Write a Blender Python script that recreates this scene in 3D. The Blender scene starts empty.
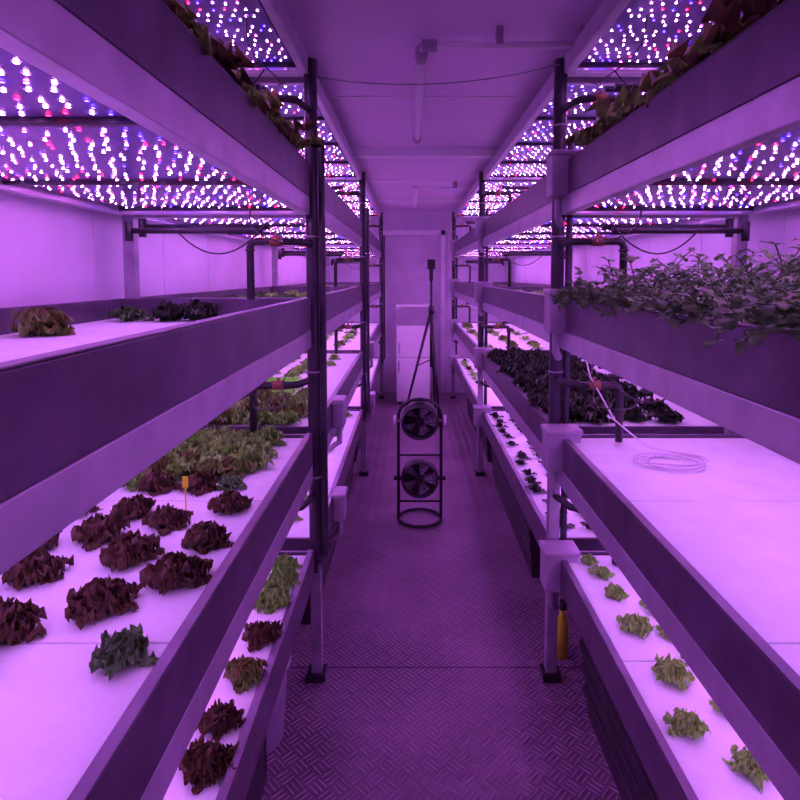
import bpy, math, random
import numpy as np
from mathutils import Vector, Matrix
random.seed(7)
scene = bpy.context.scene
scene.view_settings.view_transform = 'Standard'
scene.view_settings.look = 'None'
scene.view_settings.exposure = 0.40

# ------------------------------------------------------------------ materials
def mat(name, col, rough=0.5, metal=0.0, noise=0.0, nscale=8.0, bump=0.0, bscale=40.0, spec=0.5):
    m = bpy.data.materials.new(name); m.use_nodes = True
    nt = m.node_tree; b = nt.nodes['Principled BSDF']
    b.inputs['Base Color'].default_value = (*col, 1)
    b.inputs['Roughness'].default_value = rough
    b.inputs['Metallic'].default_value = metal
    b.inputs['Specular IOR Level'].default_value = spec
    tc = nt.nodes.new('ShaderNodeTexCoord')
    if noise > 0:
        n = nt.nodes.new('ShaderNodeTexNoise'); n.inputs['Scale'].default_value = nscale; n.inputs['Detail'].default_value = 6
        r = nt.nodes.new('ShaderNodeValToRGB')
        r.color_ramp.elements[0].position = .3; r.color_ramp.elements[1].position = .7
        r.color_ramp.elements[0].color = (*[c*(1-noise) for c in col], 1)
        r.color_ramp.elements[1].color = (*[min(1, c*(1+noise)) for c in col], 1)
        nt.links.new(tc.outputs['Object'], n.inputs['Vector'])
        nt.links.new(n.outputs['Fac'], r.inputs['Fac'])
        nt.links.new(r.outputs['Color'], b.inputs['Base Color'])
    if bump > 0:
        n = nt.nodes.new('ShaderNodeTexNoise'); n.inputs['Scale'].default_value = bscale
        bp = nt.nodes.new('ShaderNodeBump'); bp.inputs['Strength'].default_value = bump; bp.inputs['Distance'].default_value = .01
        nt.links.new(tc.outputs['Object'], n.inputs['Vector'])
        nt.links.new(n.outputs['Fac'], bp.inputs['Height'])
        nt.links.new(bp.outputs['Normal'], b.inputs['Normal'])
    return m

def emat(name, col, s):
    m = bpy.data.materials.new(name); m.use_nodes = True
    nt = m.node_tree; nt.nodes.clear()
    e = nt.nodes.new('ShaderNodeEmission'); o = nt.nodes.new('ShaderNodeOutputMaterial')
    e.inputs['Color'].default_value = (*col, 1); e.inputs['Strength'].default_value = s
    nt.links.new(e.outputs[0], o.inputs[0])
    return m

M = {}
M['wall'] = mat('insulated_wall', (.80,.74,.88), .4, noise=.10, nscale=3, bump=.15, bscale=12)
M['ceil'] = mat('ceiling_panel', (.80,.62,.84), .38, noise=.08, nscale=2, bump=.08, bscale=6)
M['white'] = mat('white_paint', (.90,.84,.93), .35, noise=.05, nscale=10)
M['raft'] = mat('foam_raft', (.76,.88,.82), .6, noise=.05, nscale=14, bump=.1, bscale=90)
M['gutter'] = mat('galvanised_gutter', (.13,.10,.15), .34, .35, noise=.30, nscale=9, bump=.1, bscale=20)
M['alu'] = mat('aluminium', (.56,.50,.62), .32, .45, noise=.15, nscale=12)
M['leg'] = mat('steel_leg', (.42,.38,.46), .35, .4, noise=.25, nscale=14)
M['black'] = mat('black_plastic', (.022,.02,.026), .38, noise=.3, nscale=20)
M['pipe'] = mat('dark_pipe', (.05,.04,.06), .35, .1, noise=.3, nscale=15)
M['board'] = mat('led_board', (.19,.14,.40), .22, .3, noise=.2, nscale=5)
M['orange'] = mat('brass_fitting', (.22,.085,.04), .4, .3, noise=.1)
M['tank'] = mat('tank_plastic', (.030,.024,.030), .5, noise=.4, nscale=7, bump=.2, bscale=30)
M['box'] = mat('drain_box_plastic', (.40,.34,.44), .4, noise=.15, nscale=10)
M['tube'] = mat('clear_tube', (.75,.72,.78), .25, noise=.05)
M['yellow'] = mat('yellow_plastic', (.75,.85,.03), .4, noise=.05)
M['lime'] = mat('lime_plastic', (.25,.9,.08), .4, noise=.05)
M['redp'] = mat('red_plastic', (.7,.05,.05), .4, noise=.05)
M['fridge'] = mat('fridge_white', (.95,.95,.96), .25, noise=.02)
M['door'] = mat('door_paint', (.6,.54,.66), .45, noise=.1)
M['dark'] = mat('dark_rubber', (.015,.014,.017), .6, noise=.2)
M['soil'] = mat('growing_medium', (.05,.03,.02), .9, noise=.4, nscale=60)
def leafmat(name, a, b, rough=.45, scale=28):
    m = mat(name, a, rough)
    nt = m.node_tree; bs = nt.nodes['Principled BSDF']
    tc = nt.nodes.new('ShaderNodeTexCoord'); n = nt.nodes.new('ShaderNodeTexNoise'); n.inputs['Scale'].default_value = scale
    r = nt.nodes.new('ShaderNodeValToRGB'); r.color_ramp.elements[0].position=.35; r.color_ramp.elements[1].position=.65
    r.color_ramp.elements[0].color=(*a,1); r.color_ramp.elements[1].color=(*b,1)
    nt.links.new(tc.outputs['Object'], n.inputs['Vector']); nt.links.new(n.outputs['Fac'], r.inputs['Fac']); nt.links.new(r.outputs['Color'], bs.inputs['Base Color'])
    tr = nt.nodes.new('ShaderNodeBsdfTranslucent'); mx = nt.nodes.new('ShaderNodeMixShader'); mx.inputs[0].default_value=.25
    nt.links.new(r.outputs['Color'], tr.inputs['Color'])
    out = nt.nodes['Material Output']
    nt.links.new(bs.outputs[0], mx.inputs[1]); nt.links.new(tr.outputs[0], mx.inputs[2]); nt.links.new(mx.outputs[0], out.inputs[0])
    return m
M['lred'] = leafmat('red_leaf', (.045,.022,.012), (.13,.085,.03), scale=45)
M['lredg'] = leafmat('red_green_leaf', (.15,.12,.03), (.18,.38,.06))
M['lgreen'] = leafmat('green_leaf', (.15,.38,.055), (.28,.66,.10))
M['lblue'] = leafmat('bluish_leaf', (.06,.16,.04), (.12,.30,.08))
M['lkale'] = leafmat('dark_kale_leaf', (.012,.022,.012), (.03,.06,.02))
M['lpale'] = leafmat('pale_leaf', (.24,.52,.09), (.40,.82,.15))
M['lvine'] = leafmat('vine_leaf', (.09,.20,.07), (.20,.40,.14))
EM = [emat('led_white', (.80,.265,1.0), 84), emat('led_red', (1,.006,.04), 60), emat('led_blue', (.03,.012,1), 72), emat('led_pink', (1,.10,.80), 64)]

# floor material : basket-weave tread plate
def floor_mat():
    m = mat('tread_plate_floor', (.30,.28,.32), .33, .4)
    nt = m.node_tree; b = nt.nodes['Principled BSDF']; L = nt.links.new
    def N(op, a=None, bb=None, c=None):
        n = nt.nodes.new('ShaderNodeMath'); n.operation = op
        for i, v in enumerate((a, bb, c)):
            if v is None: continue
            if isinstance(v, (int, float)): n.inputs[i].default_value = v
            else: L(v, n.inputs[i])
        return n.outputs[0]
    tc = nt.nodes.new('ShaderNodeTexCoord')
    mp = nt.nodes.new('ShaderNodeMapping'); mp.inputs['Rotation'].default_value=(0,0,math.radians(45)); mp.inputs['Scale'].default_value=(20,20,20)
    L(tc.outputs['Object'], mp.inputs['Vector'])
    s = nt.nodes.new('ShaderNodeSeparateXYZ'); L(mp.outputs[0], s.inputs[0])
    fx = N('FRACT', s.outputs[0]); fy = N('FRACT', s.outputs[1])
    par = N('FLOORED_MODULO', N('ADD', N('FLOOR', s.outputs[0]), N('FLOOR', s.outputs[1])), 2.0)
    def stripes(f, g):
        st = N('MAXIMUM', N('COSINE', N('MULTIPLY', N('SUBTRACT', f, .5), 2*math.pi*3)), 0.0)
        end = N('LESS_THAN', N('ABSOLUTE', N('SUBTRACT', g, .5)), .42)
        return N('MULTIPLY', st, end)
    a = stripes(fx, fy); c = stripes(fy, fx)
    h = N('ADD', N('MULTIPLY', a, N('SUBTRACT', 1.0, par)), N('MULTIPLY', c, par))
    bp = nt.nodes.new('ShaderNodeBump'); bp.inputs['Strength'].default_value=1.0; bp.inputs['Distance'].default_value=.006
    L(h, bp.inputs['Height']); L(bp.outputs[0], b.inputs['Normal'])
    no = nt.nodes.new('ShaderNodeTexNoise'); no.inputs['Scale'].default_value=2.5; no.inputs['Detail'].default_value=8
    L(tc.outputs['Object'], no.inputs['Vector'])
    s2 = nt.nodes.new('ShaderNodeSeparateXYZ'); L(tc.outputs['Object'], s2.inputs[0])
    seam = N('LESS_THAN', N('ABSOLUTE', N('SUBTRACT', N('FLOORED_MODULO', N('ADD', s2.outputs[1], .45), 2.66), 1.33*2-.01)), .005)
    v = N('ADD', N('MULTIPLY', no.outputs['Fac'], .52), N('ADD', .06, N('MULTIPLY', h, .36)))
    v = N('MULTIPLY', v, N('SUBTRACT', 1.0, N('MULTIPLY', seam, .6)))
    cb = nt.nodes.new('ShaderNodeCombineColor'); 
    L(v, cb.inputs[0]); L(N('MULTIPLY', v, .68), cb.inputs[1]); L(N('MULTIPLY', v, .95), cb.inputs[2])
    L(cb.outputs[0], b.inputs['Base Color'])
    return m
M['floor'] = floor_mat()

# ------------------------------------------------------------------ mesh builder
class MB:
    def __init__(s): s.v=[]; s.f=[]; s.m=[]; s.sm=[]; s.mats=[]
    def mi(s, k):
        mm = M[k] if isinstance(k,str) else k
        if mm not in s.mats: s.mats.append(mm)
        return s.mats.index(mm)
    def add(s, vs, fs, k, smooth=False):
        o=len(s.v); s.v += [tuple(map(float,q)) for q in vs]; i=s.mi(k)
        for f in fs: s.f.append(tuple(o+j for j in f)); s.m.append(i); s.sm.append(smooth)
    def box(s, x0,x1,y0,y1,z0,z1,k, mtx=None):
        if x0>x1:x0,x1=x1,x0
        if y0>y1:y0,y1=y1,y0
        vs=[(x0,y0,z0),(x1,y0,z0),(x1,y1,z0),(x0,y1,z0),(x0,y0,z1),(x1,y0,z1),(x1,y1,z1),(x0,y1,z1)]
        if mtx is not None: vs=[tuple(mtx@Vector(q)) for q in vs]
        s.add(vs,[(0,3,2,1),(4,5,6,7),(0,1,5,4),(1,2,6,5),(2,3,7,6),(3,0,4,7)],k)
    def tube(s, pts, r, k, n=10, closed=False, caps=True):
        pts=[Vector(p) for p in pts]; N=len(pts); rr = r if isinstance(r,(list,tuple)) else [r]*N
        vs=[]; fs=[]; prev=None
        for i,p in enumerate(pts):
            if closed: t=(pts[(i+1)%N]-pts[i-1]).normalized()
            else: t=(pts[min(i+1,N-1)]-pts[max(i-1,0)]).normalized()
            if prev is None:
                a=Vector((0,0,1)) if abs(t.z)<.9 else Vector((1,0,0)); u=t.cross(a).normalized()
            else:
                u=(prev-t*prev.dot(t)).normalized()
            prev=u; w=t.cross(u)
            for j in range(n):
                an=2*math.pi*j/n; vs.append(p+(u*math.cos(an)+w*math.sin(an))*rr[i])
        for i in range(N if closed else N-1):
            a=i*n; b=((i+1)%N)*n
            for j in range(n): fs.append((a+j,a+(j+1)%n,b+(j+1)%n,b+j))
        s.add(vs,fs,k,True)
        if caps and not closed:
            o=len(s.v)-len(vs); i=s.mi(k)
            s.f.append(tuple(o+j for j in range(n))[::-1]); s.m.append(i); s.sm.append(False)
            s.f.append(tuple(o+(N-1)*n+j for j in range(n))); s.m.append(i); s.sm.append(False)
    def ring(s, c, R, r, k, axis='z', n=28, m=8, mtx=None):
        pts=[]
        for i in range(n):
            a=2*math.pi*i/n; x,y=R*math.cos(a),R*math.sin(a)
            p={'z':(x,y,0),'y':(x,0,y),'x':(0,x,y)}[axis]; p=Vector(p)
            if mtx is not None: p=mtx@p
            pts.append(Vector(c)+p)
        s.tube(pts,r,k,m,closed=True)
    def obj(s, name, parent=None, bevel=0, origin=None):
        me=bpy.data.meshes.new(name); me.from_pydata(s.v,[],s.f)
        for mm in s.mats: me.materials.append(mm)
        me.polygons.foreach_set('material_index', s.m); me.polygons.foreach_set('use_smooth', s.sm); me.update()
        o=bpy.data.objects.new(name,me); scene.collection.objects.link(o)
        if parent: o.parent=parent
        if bevel:
            b=o.modifiers.new('bevel','BEVEL'); b.width=bevel; b.segments=2; b.limit_method='ANGLE'; b.angle_limit=math.radians(50)
        return o
def empty(name, loc=(0,0,0)):
    e=bpy.data.objects.new(name,None); e.location=(0,0,0); e.empty_display_size=.1; scene.collection.objects.link(e); return e

# ------------------------------------------------------------------ room shell
XL,XR,YF,YB,H = -1.10,1.30,-1.6,7.6,2.39
def shell(name,b,k,bev=0):
    q=MB(); q.box(*b,k); return q.obj(name,bevel=bev)
shell('floor',(XL-.1,XR+.1,YF-.1,YB+.1,-.1,0),'floor')
shell('ceiling',(XL-.1,XR+.1,YF-.1,YB+.1,H,H+.1),'ceil')
shell('wall_back',(XL-.1,XR+.1,YB,YB+.1,0,H),'wall')
shell('wall_front',(XL-.1,XR+.1,YF-.1,YF,0,H),'wall')
for nm,x0,x1,s in (('wall_left',XL-.1,XL,1),('wall_right',XR,XR+.1,-1)):
    q=MB(); q.box(x0,x1,YF,YB,0,H,'wall')
    xi = x1 if s>0 else x0
    y=YF+.2
    while y<YB:
        q.box(xi,xi+s*.003,y,y+.012,0,H,'wall'); y+=.57
    q.obj(nm,bevel=.001)
for i,(y,w,h) in enumerate(((3.84,.07,.055),(6.2,.06,.055),(1.2,.015,.006),(5.1,.015,.006),(2.75,.012,.005))):
    q=MB(); q.box(-.50,.66,y,y+w,H-h,H,'white'); q.obj('trim_%d'%(i+1),bevel=.003)
q=MB()
YD=YB-.002
q.box(-.36,.40,YD-.035,YD,.005,2.08,'door')
for x0,x1 in ((-.42,-.36),(.40,.46)): q.box(x0,x1,YD-.06,YD,.005,2.14,'white')
q.box(-.42,.46,YD-.06,YD,2.08,2.14,'white')
q.box(-.28,.32,YD-.045,YD-.03,1.15,1.95,'door'); q.box(-.28,.32,YD-.045,YD-.03,.15,1.0,'door')
q.tube([(.33,YD-.03,1.05),(.33,YD-.09,1.05),(.24,YD-.09,1.05)],.01,'leg')
q.box(.31,.35,YD-.042,YD-.03,.98,1.12,'leg')
q.obj('door_1',bevel=.004)

# ------------------------------------------------------------------ racks
W=.70
LEV=[.53,.975,1.475,1.955]        # gutter rim heights
RD=[.008,.010,.068,.02]           # raft depth below the rim
GH=.115; TOPL=2.335
def rack(side, y0, y1, idx):
    sx=-1 if side=='L' else 1
    xa = -.36 if side=='L' else .545
    P=lambda u: xa+sx*u
    e=empty('hydroponic_grow_rack')
    g=MB(); r=MB()
    for i,z in enumerate(LEV):
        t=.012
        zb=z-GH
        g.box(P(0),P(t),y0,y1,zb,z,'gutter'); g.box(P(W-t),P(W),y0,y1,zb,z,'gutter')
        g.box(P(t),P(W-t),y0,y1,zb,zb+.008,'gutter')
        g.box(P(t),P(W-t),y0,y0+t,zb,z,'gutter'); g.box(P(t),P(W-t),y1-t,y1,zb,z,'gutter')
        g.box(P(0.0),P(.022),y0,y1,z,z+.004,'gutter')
        n=4; L=(y1-y0-2*t-.01)/n
        for j in range(n):
            ya=y0+t+.005+j*L
            r.box(P(t+.003),P(W-t-.003),ya,ya+L-.004,z-RD[i]-.035,z-RD[i],'raft')
    g.obj('gutter',e,.003); r.obj('foam_raft',e,.002)
    fr=MB(); bd=MB(); led=MB()
    rng=np.random.RandomState(idx+10)
    gx,gy,dd = ((.033,.035,.0025),(.042,.046,.0034),(.058,.062,.0049))[idx]
    for i,zb in enumerate([LEV[1]-GH,LEV[2]-GH,LEV[3]-GH,TOPL]):
        zt=zb; zl=zb-.065
        for a,b in ((0.0,.03),(W-.03,W)):
            fr.box(P(a),P(b),y0,y1,zl,zt-.001,'alu')
        for yy in (y0,y1-.03):
            fr.box(P(.03),P(W-.03),yy,yy+.03,zl,zt-.001,'alu')
        if i==3: fr.box(P(.03),P(W-.03),y0+.03,y1-.03,zt-.01,zt,'alu')
        zz=zl+.022; nb=4; L=(y1-y0-.06)/nb
        for j in range(nb):
            ya=y0+.03+j*L+.012; yb=ya+L-.024
            bd.box(P(.045),P(W-.045),ya,yb,zz,zz+.012,'board')
            for (ua,ub) in ((.05,.235),(.25,.43),(.445,.63)):
                nx=int((ub-ua)/gx)+1; ny=int((yb-ya)/gy)
                for a in range(nx):
                    for b in range(ny):
                        if rng.rand()<.10: continue
                        off=gx*.5 if b%2 else 0
                        u=ua+.008+a*gx+off+rng.uniform(-.007,.007); yy=ya+.015+b*gy+rng.uniform(-.007,.007)
                        if u>ub+.005: continue
                        k=rng.choice(4,p=[.66,.09,.13,.12]); d=dd
                        x=P(u)
                        led.add([(x-d,yy-d,zz-.002),(x+d,yy-d,zz-.002),(x+d,yy+d,zz-.002),(x-d,yy+d,zz-.002)],[(0,3,2,1)],EM[k])
            fr.box(P(.03),P(W-.03),yb+.004,yb+.02,zl+.012,zl+.03,'pipe')
    fr.obj('led_fixture_frame',e,.003); bd.obj('led_board',e,.001); led.obj('led_diodes',e)
    p=MB()
    zsplit = .46 if side=='L' else .95
    ends=[y1+.045]+([y0-.045] if idx==0 else [])
    for yy in ends:
        xp=P(-.0)
        p.tube([(xp,yy,zsplit-.03),(xp,yy,2.335)],.024,'pipe',14)
        p.tube([(xp+(.038),yy-.012,.5),(xp+.038,yy-.012,2.05)],.0125,'pipe',8)
        p.box(xp-.02,xp+.02,yy-.02,yy+.02,.0,zsplit,'leg')
        p.box(xp-.035,xp+.035,yy-.035,yy+.035,0,.03,'black')
        for z in (.8,1.2,1.7,2.1): p.ring((xp,yy,z),.026,.004,'leg',n=14,m=6)
        xb=P(W-.03)
        p.box(xb-.02,xb+.02,yy-.02,yy+.02,0,2.335,'leg')
        for z in LEV:
            p.box(P(.02),P(W-.05),yy-.018,yy+.018,z-GH-.02,z-GH+.02,'leg')
        p.box(P(.02),P(W-.05),yy-.018,yy+.018,2.28,2.32,'leg')
    p.obj('rack_posts',e,.003)
    b=MB(); w=MB()
    for i,z in enumerate(LEV):
        if side=='R':
            b.box(P(-.055),P(.065),y1-.08,y1+.012,z-.12,z+.03,'box')
            b.box(P(-.061),P(.071),y1-.086,y1+.016,z+.015,z+.035,'box')
            b.tube([(P(-.02),y1-.03,z-.12),(P(-.02),y1-.03,z-.19),(P(.0),y1+.0,z-.22)],.014,'box',8)
        elif i<2:
            ya=y0+.42
            b.box(P(-.055),P(.0),ya,ya+.11,z-.12,z+.0,'box')
            b.box(P(-.06),P(.0),ya-.005,ya+.115,z-.012,z+.012,'box')
            b.tube([(P(-.028),ya+.055,z-.12),(P(-.028),ya+.055,z-.20),(P(.04),ya+.055,z-.24)],.014,'box',8)
        zp=z+.20
        yy=y1-.10
        w.tube([(P(.0),y1+.045,zp),(P(.03),yy+.02,zp),(P(.06),yy,zp),(P(.17),yy,zp),(P(.185),yy,zp-.006),(P(.19),yy,zp-.02),(P(.19),yy,z-.0)],.013,'black',10)
        w.tube([(P(.08),yy,zp),(P(.12),yy,zp)],.0165,'orange',10)
        w.tube([(P(.10),yy,zp),(P(.10),yy,zp+.028)],.006,'orange',8)
        w.ring((P(.19),yy,zp-.03),.014,.004,'black',n=12,m=6)
        if i>=1:
            for dy,dz in ((-.02,.255),(-.12,.235)):
                w.tube([(P(.14),y1+dy,z+dz),(P(.60),y1+dy,z+dz)],.010,'black',8)
                w.tube([(P(.595),y1+dy,z+dz-.035),(P(.595),y1+dy,z+dz+.03)],.014,'black',8)
            zt=z+.255
            pts=[(P(.10+.35*t),y1-.22+.1*t,zt-.10*4*t*(1-t)) for t in [q_/12 for q_ in range(13)]]
            w.tube(pts,.0028,'black',6)
            pts=[(P(.05+.02*math.sin(9*t)),y1-.6+.5*t,zt-.07*4*t*(1-t)) for t in [q_/12 for q_ in range(13)]]
            w.tube(pts,.0020,'pipe',6)
    b.obj('drain_boxes',e,.006); w.obj('plumbing',e)
    return e
SEC=[(-.30,2.10),(2.20,4.38),(4.48,7.20)]  # last section lengthened, its extra LED run added to brighten the far end
for i,(a,b) in enumerate(SEC):
    rack('L',a,b,i); rack('R',a,b,i)

# ------------------------------------------------------------------ plants
def leaf(rng,L,Wd,elev,curl,ruf,freq,az,nt=8,ns=5,lobes=0):
    t=np.linspace(0,1,nt); a=elev-curl*t
    dx=np.cos(a)/(nt-1)*L; dz=np.sin(a)/(nt-1)*L
    cx=np.concatenate([[0],np.cumsum(dx)[:-1]]); cz=np.concatenate([[0],np.cumsum(dz)[:-1]])
    s=np.linspace(-1,1,ns)
    w=Wd*np.sin(np.pi*(.06+.80*t**.75))**.7
    if lobes: w=w*(1+.40*np.sin(t*lobes*2*np.pi+rng.rand()*6))
    T,S=np.meshgrid(t,s,indexing='ij')
    ph=rng.rand()*6.28
    edge=np.maximum(S**2, T**4)
    r=ruf*edge*np.sin(freq*2*np.pi*T+ph+np.where(S>0,1.7,0)+S*freq*1.3)
    X=cx[:,None]-np.sin(a)[:,None]*r + .3*ruf*np.cos(freq*9*T+ph+S*5)*edge
    X=X-.22*L*(S**2)*(T**2)
    Z=cz[:,None]+np.cos(a)[:,None]*r + .15*Wd*(S**2)*np.ones_like(T)
    Y=S*w[:,None]
    c,sn=math.cos(az),math.sin(az)
    V=np.stack([X*c-Y*sn, X*sn+Y*c, Z],-1).reshape(-1,3)
    F=[(i*ns+j,(i+1)*ns+j,(i+1)*ns+j+1,i*ns+j+1) for i in range(nt-1) for j in range(ns-1)]
    return V,F
KIND={'red':(34,'lred',.33,.24,3.6,3),'redf':(42,'lred',.22,.27,3.8,4),'green':(28,'lgreen',.28,.26,3.5,3),'mix':(28,'lredg',.26,.24,3.5,3),
       'blue':(24,'lblue',.30,.2,3,0),'kale':(18,'lkale',.36,.25,3.5,0),'pale':(24,'lpale',.22,.22,3.4,3),'small':(9,'lpale',.34,.12,2,2),'smalld':(8,'lkale',.34,.12,2,0),
       'tall':(24,'lredg',.26,.24,3.5,3),'tallr':(24,'lred',.28,.24,3.5,3)}
def plant(mb,rng,loc,R,kind,hi=False):
    x,y,z=loc
    n,k,wd,ruf,fr,lob=KIND[kind]
    for i in range(n):
        f=i/(n-1) ; f=f**.8
        L=R*(1.12-.45*f)*rng.uniform(.80,1.15); el=math.radians(14+68*f)+rng.uniform(-.14,.14); cu=rng.uniform(.3,.9) if f<.5 else rng.uniform(.5,1.3)
        if kind in('tall','tallr'): el+=.35; L*=rng.uniform(.9,1.3)
        V,F=leaf(rng,L,R*wd*rng.uniform(.85,1.15),el,cu,R*ruf,fr,i*2.39996+rng.uniform(-.2,.2),nt=18 if hi else 9,ns=9 if hi else 5,lobes=lob)
        V[:,2]=np.maximum(V[:,2]+.004,.001)
        V+=np.array([x,y,z]); mb.add(V,F,k,True)
def single(name,loc,R,kind,seed):
    mb=MB(); rng=np.random.RandomState(seed); plant(mb,rng,(0,0,0),R,kind,hi=True)
    mb.tube([(0,0,-.004),(0,0,.012)],R*.16,'soil',8)
    o=mb.obj(name); o.location=loc; return o
def bed(name,xs,ys,z,R,kinds,step,seed,jit=.02,drop=0.0):
    mb=MB(); rng=np.random.RandomState(seed)
    y=ys[0]
    while y<=ys[1]+1e-6:
        x=xs[0]
        while x<=xs[1]+1e-6:
            if rng.rand()>=drop:
                k=kinds[rng.randint(len(kinds))]
                plant(mb,rng,(x+rng.uniform(-jit,jit),y+rng.uniform(-jit,jit),z),R*rng.uniform(.8,1.2),k)
            x+=step
        y+=step
    return mb.obj(name)
def vine_bed(name,xs,ys,z,n,seed,xedge):
    mb=MB(); rng=np.random.RandomState(seed)
    for i in range(n):
        x=rng.uniform(*xs); y=rng.uniform(*ys)
        over = i%6==0
        if over: x=xs[0]+rng.uniform(0,.02)
        az=rng.uniform(0,6.28)
        if over: az=math.pi+rng.uniform(-.6,.6)
        L=rng.uniform(.14,.25) if not over else rng.uniform(.14,.2); el=rng.uniform(1.1,1.55); cu=rng.uniform(.4,1.7) if not over else rng.uniform(1.6,2.6)
        p=np.array([x,y,z]); pts=[p.copy()]
        ns=9
        for j in range(ns):
            a=el-cu*(j/ns)**1.3
            p=p+np.array([math.cos(a)*math.cos(az),math.cos(a)*math.sin(az),math.sin(a)])*L/ns
            p[2]=max(p[2],z+.006); p[0]=min(p[0],1.22)
            if p[0]<xedge+.02: p[2]=max(p[2],LEV[2]+.012) if p[0]>xedge-.01 else p[2]
            if not over: p[0]=max(p[0],xedge+.005)
            pts.append(p.copy())
        mb.tube(pts,.0018,'lvine',5)
        for j in range(2,ns+1):
            for s in (-1,1):
                V,F=leaf(rng,rng.uniform(.022,.038),rng.uniform(.007,.012),rng.uniform(-.3,.7),.6,.002,1.5,az+s*rng.uniform(.7,1.6),nt=5,ns=3)
                V+=pts[j]; mb.add(V,F,'lvine',True)
    return mb.obj(name)
Z=[l-d for l,d in zip(LEV,RD)]
sd=1
for x,y,R in ((-.476,1.31,.058),(-.62,1.24,.062),(-.48,1.145,.062),(-.605,1.41,.050),(-.728,1.476,.053),(-.483,1.51,.053),(-.585,1.05,.060),(-.74,1.34,.060),(-.62,1.66,.054),(-.78,1.16,.060),(-.87,1.3,.06),(-.9,1.5,.06),(-.74,1.66,.054),(-.71,.97,.060)):
    sd+=1; single('red_lettuce',(x*.945,y*.945,Z[1]),R,'red',sd)
single('butterhead_lettuce',(-.447,.855,Z[1]),.052,'blue',77)
single('butterhead_lettuce',(-.66,.79,Z[1]),.055,'blue',78)
for x,y,R,k in ((-.45,1.20,.060,'redf'),(-.458,1.325,.053,'redf'),(-.446,1.49,.063,'mix'),(-.445,1.66,.056,'redf'),(-.60,1.25,.06,'redf'),(-.60,1.50,.06,'redf')):
    sd+=1; single('red_oakleaf_lettuce',(x*.95,y*.95,Z[0]),R,k,sd)
for x,y,R in ((-.44,1.76,.07),(-.43,1.87,.06),(-.54,1.82,.07),(-.45,1.98,.055),(-.58,1.97,.06)):
    sd+=1; single('green_oakleaf_lettuce',(x,y,Z[0]),R,'green',sd)
bed('oakleaf_lettuce_bed',(-.99,-.44),(1.67,2.03),Z[1],.07,['green','green','mix','green'],.08,5)
bed('bluish_lettuce_bed',(-.95,-.5),(1.585,1.59),Z[1],.05,['blue','green','blue'],.09,6,jit=.01)
bed('oakleaf_lettuce_bed',(-.99,-.44),(2.28,2.75),Z[1],.075,['green','mix'],.10,7)
bed('oakleaf_lettuce_bed',(-.95,-.90),(1.45,1.5),Z[2],.085,['mix'],.19,8,drop=0)
bed('oakleaf_lettuce_bed',(-.92,-.62),(1.90,1.94),Z[2],.08,['kale','blue','mix'],.12,48,drop=0)
bed('red_lettuce_bed',(-.435,-.43),(.95,2.04),Z[3],.10,['tall','tall','tallr'],.10,9,jit=.012)
bed('red_lettuce_bed',(.62,.63),(.80,1.98),Z[3],.105,['tall','tallr','tall'],.10,10,jit=.012)
bed('red_lettuce_bed',(-.9,-.6),(.8,1.98),Z[3],.08,['mix','redf'],.15,41)
bed('red_lettuce_bed',(.78,1.12),(.8,1.98),Z[3],.08,['mix','redf'],.15,42)
vine_bed('trailing_vine_bed',(.585,1.12),(.6,1.90),Z[2]+.001,330,11,.545)
bed('kale_bed',(.62,1.12),(2.32,4.2),Z[1],.085,['kale'],.14,12,drop=.15)
bed('kale_seedling_bed',(.62,1.1),(2.3,4.2),Z[0],.05,['smalld'],.13,13,drop=.1)
bed('seedling_bed',(-.98,-.45),(2.4,4.2),Z[0],.05,['pale'],.16,14,drop=.3)
bed('seedling_bed',(-.98,-.45),(2.4,4.2),Z[2],.05,['blue','pale'],.15,15,drop=.2)
bed('seedling_bed',(-.98,-.45),(3.15,4.2),Z[1],.05,['pale'],.15,16,drop=.3)
bed('seedling_bed',(.64,1.13),(2.4,4.2),Z[2],.05,['pale','small'],.15,17,drop=.2)
bed('seedling_bed',(.64,1.13),(2.4,4.2),Z[3],.06,['mix','pale'],.16,18,drop=.2)
bed('seedling_bed',(-.98,-.45),(2.4,4.2),Z[3],.06,['mix','pale'],.16,19,drop=.2)
for k,(xa,xb) in enumerate(((-.98,-.45),(.64,1.13))):
    for l in range(4):
        bed('seedling_bed',(xa,xb),(4.65,7.0),Z[l],.055,['small','mix'] if l else ['smalld','small'],.2,30+k*4+l,drop=.25)
for x,y,R in ((.645,2.02,.035),(.78,2.0,.045),(.66,1.93,.04),(.79,1.85,.045),(.665,1.80,.042),(.764,1.71,.052),(.663,1.62,.053),(.675,1.42,.056),(.63,1.25,.05),(.77,1.50,.042),(.88,1.66,.045),(.90,1.92,.045),(.88,1.4,.045),(.76,1.30,.045),(.745,1.59,.038),(1.0,1.8,.045),(.71,1.14,.045)):
    sd+=1; single('lettuce_seedling',(x,y,Z[0]),R,'pale',sd)

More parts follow.
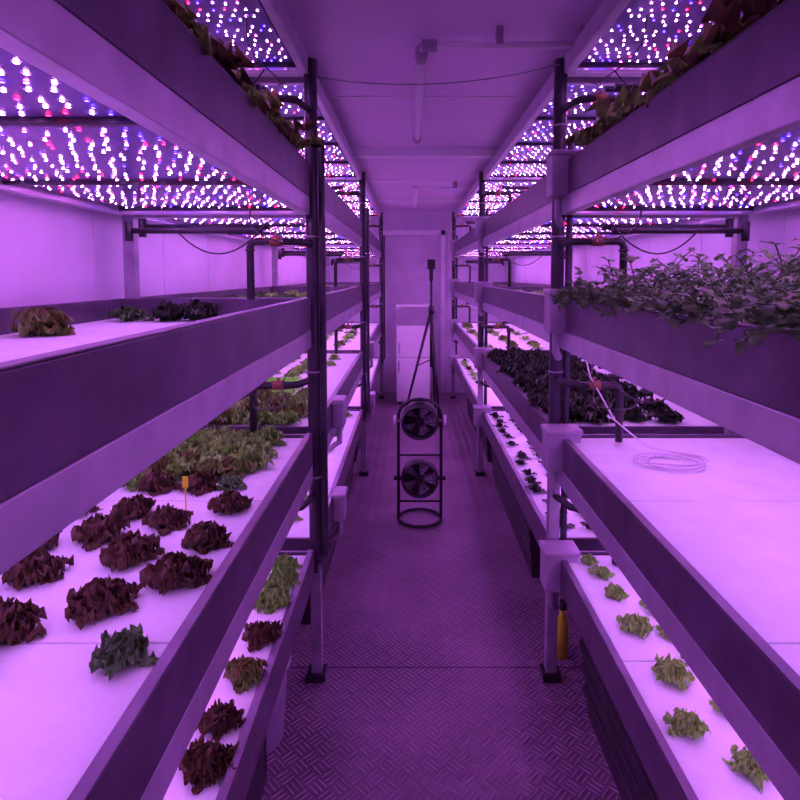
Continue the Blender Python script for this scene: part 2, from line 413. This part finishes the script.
# ------------------------------------------------------------------ small things on trays
q=MB(); q.box(-.0015,.0015,-.0015,.0015,0,.085,'yellow'); q.box(-.007,.007,-.001,.001,.062,.09,'yellow')
o=q.obj('plant_label'); o.location=(-.565,1.42,Z[1])
q=MB(); q.box(-.16,.16,-.1,.1,0,.008,'lime')
for a in ((-.16,.16,-.1,-.092),(-.16,.16,.092,.1),(-.16,-.152,-.1,.1),(.152,.16,-.1,.1)): q.box(*a,.008,.05,'lime')
q.box(-.165,.165,-.105,-.1,.04,.055,'redp')
o=q.obj('seedling_tray',bevel=.002); o.location=(-.74,2.96,Z[1])
pts=[]
for i in range(110):
    a=i*.24; R=.072+.016*math.sin(i*.37)
    pts.append((.82+R*1.3*math.cos(a),1.78+R*math.sin(a)*.9,Z[1]+.005+.00012*i))
pts += [(.78,1.87,Z[1]+.03),(.70,1.95,Z[1]+.10),(.63,2.0,Z[1]+.24),(.60,2.03,Z[1]+.38)]
q=MB(); q.tube(pts,.0030,'tube',6); q.obj('coiled_hose')

# ------------------------------------------------------------------ ceiling tube lights, cable
q=MB(); zc=H-.06
q.tube([(.04,3.3,zc),(.04,2.08,zc)],.019,'white',12)
q.tube([(.04,2.08,zc),(.045,2.02,zc),(.07,2.0,zc),(.62,2.0,zc)],.012,'white',10)
for p in ((.04,3.2),(.04,2.2),(.3,2.0),(.58,2.0)): q.box(p[0]-.012,p[0]+.012,p[1]-.012,p[1]+.012,zc,H,'box')
q.tube([(.04,3.3,zc),(.04,3.36,zc)],.023,'box',10); q.tube([(.04,2.0,zc),(.09,2.0,zc)],.02,'box',10); q.tube([(.04,2.04,zc),(.04,2.12,zc)],.022,'box',10)
q.obj('ceiling_tube_light')
q=MB(); q.tube([(.05,6.6,zc),(.05,5.3,zc)],.021,'white',12); q.tube([(.05,5.3,zc),(.06,5.25,zc),(.10,5.23,zc),(.5,5.23,zc)],.013,'white',10)
for p in ((.05,6.4),(.05,5.5),(.4,5.23)): q.box(p[0]-.02,p[0]+.02,p[1]-.02,p[1]+.02,zc,H,'box')
q.obj('ceiling_tube_light')
q=MB(); pts=[]
for i in range(21):
    t=i/20; pts.append((-.335+t*.87,2.12,2.265-.045*4*t*(1-t)+.045*t))
q.tube(pts,.0022,'leg',6); q.obj('hanging_cable')

# ------------------------------------------------------------------ fan
q=MB(); fx,fy=.062,3.6
q.ring((fx,fy,.012),.135,.010,'black'); 
hoop=[(fx-.135,fy,.015),(fx-.135,fy,.62)]
for i in range(9):
    a=math.pi-math.pi*i/8; hoop.append((fx+.135*math.cos(a),fy,.68+.10*math.sin(a)))
hoop+=[(fx+.135,fy,.62),(fx+.135,fy,.015)]
q.tube(hoop,.010,'black')
q.tube([(fx-.135,fy,.12),(fx+.135,fy,.12)],.007,'black')
q.tube([(fx-.135,fy,.42),(fx+.135,fy,.42)],.007,'black')
def fanhead(c,R,tilt):
    mt=Matrix.Rotation(tilt,3,'X'); C=Vector(c)
    prof=[(R*.93,-.045),(R,-.04),(R,.04),(R*.93,.045)]
    n=32; vs=[];fs=[]
    for i in range(n):
        a=2*math.pi*i/n
        for rr,yy in prof: vs.append(C+mt@Vector((rr*math.cos(a),yy,rr*math.sin(a))))
    for i in range(n):
        for j in range(3): fs.append((i*4+j,((i+1)%n)*4+j,((i+1)%n)*4+j+1,i*4+j+1))
    q.add(vs,fs,'black',True)
    n=32; vs=[C+mt@Vector((R*.92*math.cos(2*math.pi*i/n),.04,R*.92*math.sin(2*math.pi*i/n))) for i in range(n)]
    q.add(vs,[tuple(range(n))],'dark')
    for yy in (-.048,):
        for rr in (.3,.5,.7,.93):
            pts=[C+mt@Vector((R*rr*math.cos(2*math.pi*i/28),yy,R*rr*math.sin(2*math.pi*i/28))) for i in range(28)]
            q.tube(pts,.0016 if rr<.9 else .006,'pipe' if rr>.9 else 'black',6,closed=True)
        for i in range(12):
            a=2*math.pi*i/12
            q.tube([C+mt@Vector((R*.12*math.cos(a),yy,R*.12*math.sin(a))),C+mt@Vector((R*.95*math.cos(a),yy,R*.95*math.sin(a)))],.0016,'black',5)
    q.tube([C+mt@Vector((0,-.05,0)),C+mt@Vector((0,.035,0))],R*.22,'black',16)
    for i in range(5):
        a0=2*math.pi*i/5; vs=[]
        for r_ in (R*.2,R*.55,R*.88):
            for da,yy in ((-.38,-.02),(0,0.0),(.38,.025)):
                vs.append(C+mt@Vector((r_*math.cos(a0+da),yy,r_*math.sin(a0+da))))
        q.add(vs,[(0,1,4,3),(1,2,5,4),(3,4,7,6),(4,5,8,7)],'box',True)
fanhead((fx,fy,.645),.118,math.radians(12)); fanhead((fx,fy,.27),.118,math.radians(-3))
for s in (-1,1):
    for z in (.645,.27):
        q.tube([(fx+s*.112,fy,z),(fx+s*.155,fy,z)],.012,'box' if z>.4 else 'black',12)
        q.tube([(fx+s*.150,fy,z),(fx+s*.165,fy,z)],.032 if z>.4 else .014,'white' if z>.4 else 'black',14)
q.obj('double_floor_fan')

# ------------------------------------------------------------------ fridge, tripod at the far end
q=MB(); x0,x1,y0,y1=-.16,.24,6.85,7.25
q.box(x0,x1,y0+.04,y1,.03,1.18,'fridge'); q.box(x0,x1,y0,y0+.036,.05,.57,'fridge'); q.box(x0,x1,y0,y0+.036,.582,.96,'fridge')
q.box(x0,x1,y0,y0+.036,.972,1.16,'box'); q.box(x0-.005,x1+.005,y0-.005,y1,1.18,1.20,'fridge')
q.box(x0+.02,x0+.035,y0-.025,y0,.40,.54,'leg'); q.box(x0+.02,x0+.035,y0-.025,y0,.62,.76,'leg')
for a in (x0+.04,x1-.04):
    for b in (y0+.08,y1-.04): q.tube([(a,b,0),(a,b,.035)],.018,'black',10)
q.obj('small_refrigerator',bevel=.006)
q=MB(); c=Vector((.22,6.0,1.20))
q.tube([(.22,6.0,.6),(.22,6.0,1.55)],.014,'black'); q.tube([(.22,6.0,1.5),(.22,6.0,1.62)],.022,'black')
q.box(.18,.26,5.985,6.015,1.62,1.72,'black')
for (dx,dy) in ((-.30,-.05),(.06,.28),(.08,-.26)):
    q.tube([c,(.22+dx,6.0+dy,.012)],[.017,.011],'black')
    q.tube([(.22,6.0,.68),(.22+dx*.45,6.0+dy*.45,.62)],.006,'black',6)
q.tube([(.22,6.0,1.16),(.22,6.0,1.24)],.03,'black',12)
q.obj('tripod_stand')

# ------------------------------------------------------------------ floor-level tanks, bucket, bottle
def tank(name,x0,x1,y0,y1,h,side):
    q=MB(); t=.03
    vs=[(x0+t,y0+t,0),(x1-t,y0+t,0),(x1-t,y1-t,0),(x0+t,y1-t,0),(x0,y0,h),(x1,y0,h),(x1,y1,h),(x0,y1,h)]
    q.add(vs,[(0,3,2,1),(4,5,6,7),(0,1,5,4),(1,2,6,5),(2,3,7,6),(3,0,4,7)],'tank')
    q.box(x0-.012,x1+.012,y0-.012,y1+.012,h-.03,h,'tank'); q.box(x0+.02,x1-.02,y0+.02,y1-.02,h,h+.012,'tank')
    for z in (.09,.17,.25,.33):
        if z<h-.04: 
            d=t*(1-z/h)-.008; q.box(x0+d,x1-d,y0+d,y1-d,z-.012,z+.012,'tank')
    return q.obj(name,bevel=.005)
tank('water_reservoir_tank',.60,1.15,.35,1.98,.385,'R')
tank('water_reservoir_tank',.60,1.15,2.85,4.25,.385,'R')
tank('water_reservoir_tank',-1.0,-.40,2.45,4.2,.385,'L')
tank('water_reservoir_tank',.62,1.15,4.7,6.4,.385,'R')
tank('water_reservoir_tank',-1.0,-.42,4.7,6.4,.385,'L')
q=MB(); r=[.105,.11,.125,.132,.132]; z=[0,.005,.2,.275,.28]
n=24
vs=[];fs=[]
for rr,zz in list(zip(r,z))+[(.122,.28),(.105,.01)]:
    for i in range(n): vs.append((rr*math.cos(2*math.pi*i/n),rr*math.sin(2*math.pi*i/n),zz))
for k in range(6):
    for i in range(n): fs.append((k*n+i,k*n+(i+1)%n,(k+1)*n+(i+1)%n,(k+1)*n+i))
fs.append(tuple(range(n))[::-1]); fs.append(tuple(6*n+i for i in range(n)))
q.add(vs,fs,'box',True); q.ring((0,0,.265),.134,.006,'box')
q.tube([(.134*math.cos(a),.134*math.sin(a)*.5-.06*math.sin(a),.25-.09*math.sin(a)) for a in [math.pi*i/12 for i in range(13)]],.003,'leg',6)
o=q.obj('plastic_bucket'); o.location=(-.54,1.85,0)
q=MB()
q.tube([(0,0,0),(0,0,.13),(0,0,.16),(0,0,.175),(0,0,.20)],[.025,.025,.02,.011,.010],'yellow',16)
q.tube([(0,0,.20),(0,0,.215)],.013,'dark',12); q.box(-.009,.009,-.032,.011,.215,.235,'dark')
o=q.obj('spray_bottle'); o.location=(.622,2.27,0)
q=MB(); q.box(-.95,-.42,.9,1.6,.08,.10,'tank')
for a in ((-.95,-.42,.9,.92),(-.95,-.42,1.58,1.6),(-.95,-.93,.9,1.6),(-.44,-.42,.9,1.6)): q.box(*a,.10,.36,'tank')
q.box(-.965,-.405,.885,.90,.34,.36,'tank'); q.box(-.965,-.405,1.6,1.615,.34,.36,'tank')
for a in (-.88,-.46):
    for b in (.97,1.53):
        q.tube([(a-.012,b,.035),(a+.012,b,.035)],.035,'dark',18); q.box(a-.018,a+.018,b-.01,b+.01,.035,.08,'leg')
q.obj('wheeled_storage_crate',bevel=.003)

# ------------------------------------------------------------------ world, camera
w=bpy.data.worlds.new('world'); scene.world=w; w.use_nodes=True
w.node_tree.nodes['Background'].inputs[0].default_value=(.3,.1,.45,1); w.node_tree.nodes['Background'].inputs[1].default_value=.3
cam=bpy.data.cameras.new('camera'); co=bpy.data.objects.new('camera',cam); scene.collection.objects.link(co); scene.camera=co
cam.sensor_width=36; cam.lens=578/800*36; cam.clip_start=.02
pitch=math.radians(4.0)
co.location=(0,0,1.56); co.rotation_euler=(math.radians(90)-pitch,0,0)
cam.shift_x=-10/800; cam.shift_y=-(125-578*math.tan(pitch))/800
